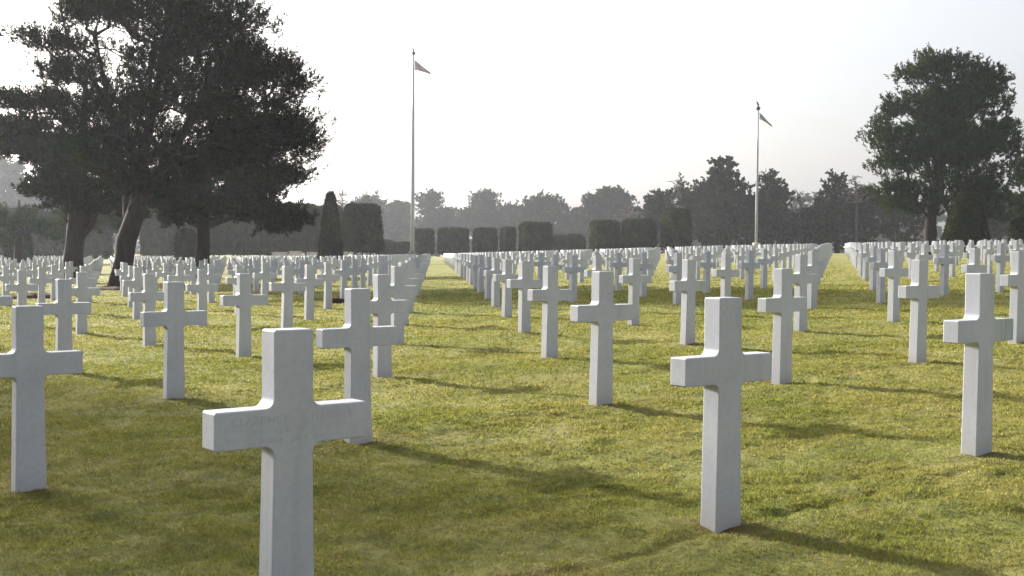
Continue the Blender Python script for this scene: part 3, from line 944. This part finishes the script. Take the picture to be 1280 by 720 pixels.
W_ = [
    (462, 246, 46, 262, "hazy round tree rising between the yew cone and the wedge-shaped hedge", "round"),
    (498, 254, 44, 266, "hazy tree standing behind the wedge-shaped hedge's right corner", "round"),
    (548, 243, 62, 262, "pale hazy cedar with spreading tiers just right of the tall flagpole", "flat"),
    (598, 242, 66, 258, "pale hazy cedar with spiky top, second right of the tall flagpole", "flat"),
    (637, 258, 40, 256, "low hazy tree right of the two pale cedars", "round"),
    (680, 246, 70, 245, "broad flat-topped grey tree above the broad clipped hedge block", "round"),
    (718, 264, 44, 240, "low ragged tree in the dip of the wood's outline", "flat"),
    (760, 236, 78, 225, "large dome-shaped tree above the pair of clipped hedge blocks", "round"),
    (826, 243, 42, 205, "grey-green tree left of the pointed one in the wood", "round"),
    (852, 232, 32, 200, "narrow pointed conifer left of the highest tree in the wood", "conic"),
    (882, 230, 46, 190, "dark tree on the left shoulder of the highest tree in the wood", "round"),
    (907, 203, 66, 178, "highest dark tree of the wood left of the short flagpole", "conic"),
    (964, 224, 66, 182, "dark tree with ragged right side just behind the short flagpole", "conic"),
    (935, 246, 50, 180, "dark tree filling the gap just left of the short flagpole", "round"),
    (990, 268, 44, 186, "low thin tree in the gap right of the short flagpole", "flat"),
    (1046, 227, 56, 176, "dark pointed conifer midway between the short flagpole and the right pine", "conic"),
    (1020, 258, 46, 182, "rounded low tree left of the dark pointed conifer", "round"),
    (1082, 240, 44, 176, "dark tree at the left of the right pine's lowest boughs", "round"),
    (1122, 248, 54, 180, "hazy tree seen under the left boughs of the right pine", "round"),
    (1250, 244, 56, 186, "hazy tree seen between the right pine and the right edge", "flat"),
    (1300, 240, 60, 190, "hazy tree at the right edge behind the cut-off pine", "round"),
    (-2, 196, 72, 205, "tall grey hazy tree mass at the left edge behind the pines", "round"),
    (52, 240, 60, 210, "hazy tree behind the slimmer pine at the left", "round"),
    (120, 250, 70, 215, "hazy tree behind the gap between the left pine trunks", "round"),
    (200, 250, 70, 215, "hazy tree hidden mostly by the largest pine", "round"),
]
for (px, t, w, d, lab, sh) in W_:
    d = d * 1.5 if px < 790 else d * 1.1
    woodtree(px, t, w, d, lab, sh)

BARE = dict(rt=0.04, shoots=0, slen=0, nn=0, nl=0, nw=0, sd=0.9, ts=6, step=1.2, up=0.6, bark=M_TWIG, minz=1.0, sag=-0.05)
for (px, t, w, d, lab) in [
    (428, 236, 34, 240, "pale leafless tree behind the tip of the yew cone"),
    (459, 234, 18, 240, "thin pale leafless spire right of the yew cone"),
    (850, 220, 34, 215, "leafless tree showing above the pointed conifer in the wood"),
    (956, 210, 34, 205, "leafless tree showing above the short flagpole's woods"),
    (1000, 236, 44, 200, "leafless tree in the gap right of the short flagpole"),
    (1070, 216, 40, 190, "leafless tree between the pointed conifer and the right pine"),
    (786, 256, 40, 235, "low leafless tree right of the dome-shaped tree")]:
    h = 300 - t
    make_tree("bare_tree", lab, "leafless trees of the woods", px, d, [(px, t + h * 0.3, w * 0.5, h * 0.3, 150), (px, t + h * 0.12, w * 0.25, h * 0.12, 40)],
              [[(px, 315, 1.0, 0), (px + 1, t + h * 0.55, 0.7, 0), (px, t + h * 0.1, 0.1, 0)]], 0.3, None, BARE)

# a continuous mass of trees closing the view
n = 5200
px = rng.uniform(-260, 1540, n)
topy = 262 + 8 * vnoise(px / 38, px * 0, 61) + 6 * vnoise(px / 13, px * 0, 62) - 10 * np.clip((px - 820) / 200, 0, 1) - 16 * np.clip((380 - px) / 300, 0, 1)
py = topy + (318 - topy) * rng.random(n) ** 0.8
dp = rng.uniform(455, 485, n)
tp = np.array([pt(a, b, c) for a, b, c in zip(px, py, dp)])
v, f, s = tufts(tp, rng.normal(0, 1, tp.shape), 5, 1.6, 7, 1.3, 0.62, 0.3, 0.8)
o = link(bpy.data.objects.new("distant_woodland", np_mesh("distant_woodland", v, f, s, M_FAR)))
tag(o, "hazy grey mass of far woodland closing the field", "woodland", kind="stuff")

# ------------------------------------------------------------------ flagpoles
def mat_flag():
    m, nt, out = new_mat("flag_cloth")
    uv = N(nt, "ShaderNodeUVMap"); sx = N(nt, "ShaderNodeSeparateXYZ"); nt.links.new(uv.outputs[0], sx.inputs[0])

    def mth(op, a, b=None):
        q = N(nt, "ShaderNodeMath", operation=op)
        for k, x in enumerate((a, b)):
            if x is None: continue
            if isinstance(x, (int, float)): q.inputs[k].default_value = x
            else: nt.links.new(x, q.inputs[k])
        return q.outputs[0]
    st = mth("MODULO", mth("FLOOR", mth("MULTIPLY", sx.outputs["Y"], 13.0)), 2.0)
    c = mixc(nt, st, (0.17, 0.055, 0.06), (0.36, 0.36, 0.37))
    can = mth("MULTIPLY", mth("LESS_THAN", sx.outputs["X"], 0.4), mth("GREATER_THAN", sx.outputs["Y"], 0.4615))
    # white stars on the canton
    mp = N(nt, "ShaderNodeMapping"); mp.inputs["Scale"].default_value = (15, 11, 1); nt.links.new(uv.outputs[0], mp.inputs["Vector"])
    vo = N(nt, "ShaderNodeTexVoronoi"); vo.inputs["Randomness"].default_value = 0.0; vo.inputs["Scale"].default_value = 1.0
    nt.links.new(mp.outputs[0], vo.inputs["Vector"])
    star = mth("LESS_THAN", vo.outputs["Distance"], 0.25)
    blue = mixc(nt, star, (0.03, 0.04, 0.13), (0.8, 0.8, 0.8))
    c = mixc(nt, can, c, blue)
    d = N(nt, "ShaderNodeBsdfDiffuse"); t = N(nt, "ShaderNodeBsdfTranslucent")
    nt.links.new(c, d.inputs["Color"]); nt.links.new(c, t.inputs["Color"])
    mx = N(nt, "ShaderNodeMixShader"); mx.inputs[0].default_value = 0.15
    nt.links.new(d.outputs[0], mx.inputs[1]); nt.links.new(t.outputs[0], mx.inputs[2])
    nt.links.new(mx.outputs[0], out.inputs["Surface"]); return m


M_FLAG = mat_flag()


def flagpole(px, top, depth, flag_top, flag_bot, fly_px, drop_px, lab, flab, dark_foot, rs=1.0):
    c = pt(px, 320, depth); gz = float(ground_z(c[0], depth)); H = pt(px, top, depth)[2] - gz
    s = depth / F_PX
    root = empty("flagpole", (c[0], depth, gz)); tag(root, lab, "flagpole", "two tall flagpoles beyond the field")
    mb = MB(); mb.lathe((0, 0, 0), [(0.26 * rs, 0.7), (0.24 * rs, H * 0.3), (0.18 * rs, H * 0.7), (0.11 * rs, H - 0.9)], 16); mb.build("pole", M_POLE, root)
    mb = MB(); mb.lathe((0, 0, H - 0.9), [(0.05, 0), (0.15, 0.05), (0.25, 0.2), (0.25, 0.3), (0.14, 0.43), (0.05, 0.5)], 14); mb.build("finial", M_BRONZE, root)
    mb = MB(); mb.tube([(0, 0, H - 0.42), (-0.04, 0, H - 0.2), (-0.12, 0, H), (-0.26, 0, H + 0.12)], [0.06, 0.1, 0.08, 0.02], 6)
    mb.tube([(-0.05, 0, H - 0.1), (0.14, 0, H - 0.3)], [0.05, 0.02], 5); mb.build("eagle", M_BRONZE, root)
    mb = MB()
    mb.lathe((0, 0, -0.2), [(0.75, 0), (0.75, 0.7), (0.68, 0.78), (0.40, 0.85), (0.38, 1.35), (0.46, 1.42), (0.46, 1.5), (0.30, 1.56)], 16)
    mb.build("plinth", M_GRANITE if dark_foot else M_LIME, root)
    # the limp flag: hoist along the pole, fly end fallen to a point
    fr = bpy.data.objects.new("flag", None)
    z1 = pt(px, flag_top, depth)[2]; z0 = pt(px, flag_bot, depth)[2]
    nu, nv = 26, 14; vs = []; uvs = []
    hoist = z1 - z0; fly = fly_px * s; drop = drop_px * s
    for a in range(nu):
        u = a / (nu - 1)
        for b in range(nv):
            v = b / (nv - 1)
            top_z = -drop * (u ** 0.92)
            bot_z = -hoist - (drop - hoist * 0.82) * u ** 1.6
            z = bot_z + (top_z - bot_z) * v
            x = 0.16 + fly * u * (1 - 0.10 * (1 - v) * math.sin(u * 3))
            y = 0.30 * math.sin(u * 7 + v * 3.2) * u * (1.2 - u) + 0.22 * math.sin(v * 9 + u * 4) * u
            vs.append((x, y, z)); uvs.append((u, v))
    fs = [[a * nv + b, (a + 1) * nv + b, (a + 1) * nv + b + 1, a * nv + b + 1] for a in range(nu - 1) for b in range(nv - 1)]
    me = np_mesh("flag", vs, [i for f in fs for i in f], [4] * len(fs), M_FLAG, True)
    ul = me.uv_layers.new(name="UVMap")
    for lp in me.loops: ul.data[lp.index].uv = uvs[lp.vertex_index]
    o = link(bpy.data.objects.new("flag", me)); o.location = (c[0], depth, z1)
    tag(o, flab, "flag", "limp striped flags on the poles")


flagpole(515.5, 60, 150, 74.5, 87.5, 20, 16, "taller flagpole near the left lane with a dark foot", "limp red and white striped flag on the taller flagpole", True)
flagpole(945, 128, 130, 140, 149, 15.5, 16.5, "shorter flagpole before the dark woods with a pale foot", "folded dark striped flag hanging from the shorter flagpole", False, 0.62)

# ------------------------------------------------------------------ air
def haze():
    m, nt, out = new_mat("morning_haze")
    pv = N(nt, "ShaderNodeVolumePrincipled")
    pv.inputs["Color"].default_value = (0.84, 0.89, 1.0, 1); pv.inputs["Density"].default_value = HAZE
    pv.inputs["Anisotropy"].default_value = 0.5
    nt.links.new(pv.outputs[0], out.inputs["Volume"])
    x0, x1, y0, y1, z0, z1 = -395, 395, -45, 705, -4.5, 42
    vs = [(x, y, z) for z in (z0, z1) for x, y in ((x0, y0), (x1, y0), (x1, y1), (x0, y1))]
    q = [[0, 1, 5, 4], [1, 2, 6, 5], [2, 3, 7, 6], [3, 0, 4, 7], [4, 5, 6, 7], [3, 2, 1, 0]]
    mb = MB(); mb.add(vs, q); o = mb.build("haze", m, None, False); tag(o, "thin pale morning haze over the whole field", "haze", kind="stuff")


HAZE = 0.00023
haze()

# ------------------------------------------------------------------ light, sky, camera
w = bpy.data.worlds.new("World"); scene.world = w; w.use_nodes = True
nt = w.node_tree; nt.nodes.clear()
sky = nt.nodes.new("ShaderNodeTexSky"); sky.sky_type = "NISHITA"; sky.sun_disc = False
sky.sun_elevation = math.radians(SUN_EL); sky.sun_rotation = math.radians(-SUN_AZ)
sky.air_density = 1.0; sky.dust_density = 6.0; sky.ozone_density = 1.5
bg = nt.nodes.new("ShaderNodeBackground"); bg.inputs["Strength"].default_value = 0.108
wo = nt.nodes.new("ShaderNodeOutputWorld")
hs = nt.nodes.new("ShaderNodeHueSaturation"); hs.inputs["Saturation"].default_value = 0.38
nt.links.new(sky.outputs[0], hs.inputs["Color"])
veil = nt.nodes.new("ShaderNodeMix"); veil.data_type = "RGBA"; veil.inputs["Factor"].default_value = 0.22
veil.inputs[7].default_value = (2.55, 2.55, 2.85, 1)          # thin high cloud over the whole sky
nt.links.new(hs.outputs[0], veil.inputs[6]); nt.links.new(veil.outputs[2], bg.inputs["Color"]); nt.links.new(bg.outputs[0], wo.inputs["Surface"])

sl = bpy.data.lights.new("sun", "SUN"); sl.energy = 4.5; sl.angle = math.radians(2.2); sl.color = (1.0, 0.94, 0.84)
so = link(bpy.data.objects.new("sun", sl)); so.rotation_euler = Vector(SUN_DIR).to_track_quat("Z", "Y").to_euler()

cd = bpy.data.cameras.new("camera"); cd.sensor_width = 36; cd.lens = F_PX / 1280 * 36; cd.clip_end = 3000; cd.clip_start = 0.05
cam = link(bpy.data.objects.new("camera", cd))
m3 = Matrix((CAM_R, CAM_U, -CAM_F)).transposed()
cam.matrix_world = Matrix.Translation(EYE_P) @ m3.to_4x4()
scene.camera = cam

vs_ = scene.view_settings; vs_.view_transform = "Standard"; vs_.look = "None"; vs_.exposure = 1.56; vs_.gamma = 1.0; vs_.use_curve_mapping = False
scene.cycles.volume_bounces = 1; scene.cycles.max_bounces = 8; scene.cycles.use_denoising = True
print("blades", NG, "crosses", len(named), len(rest), "visible", sum(s[6] for s in spots))
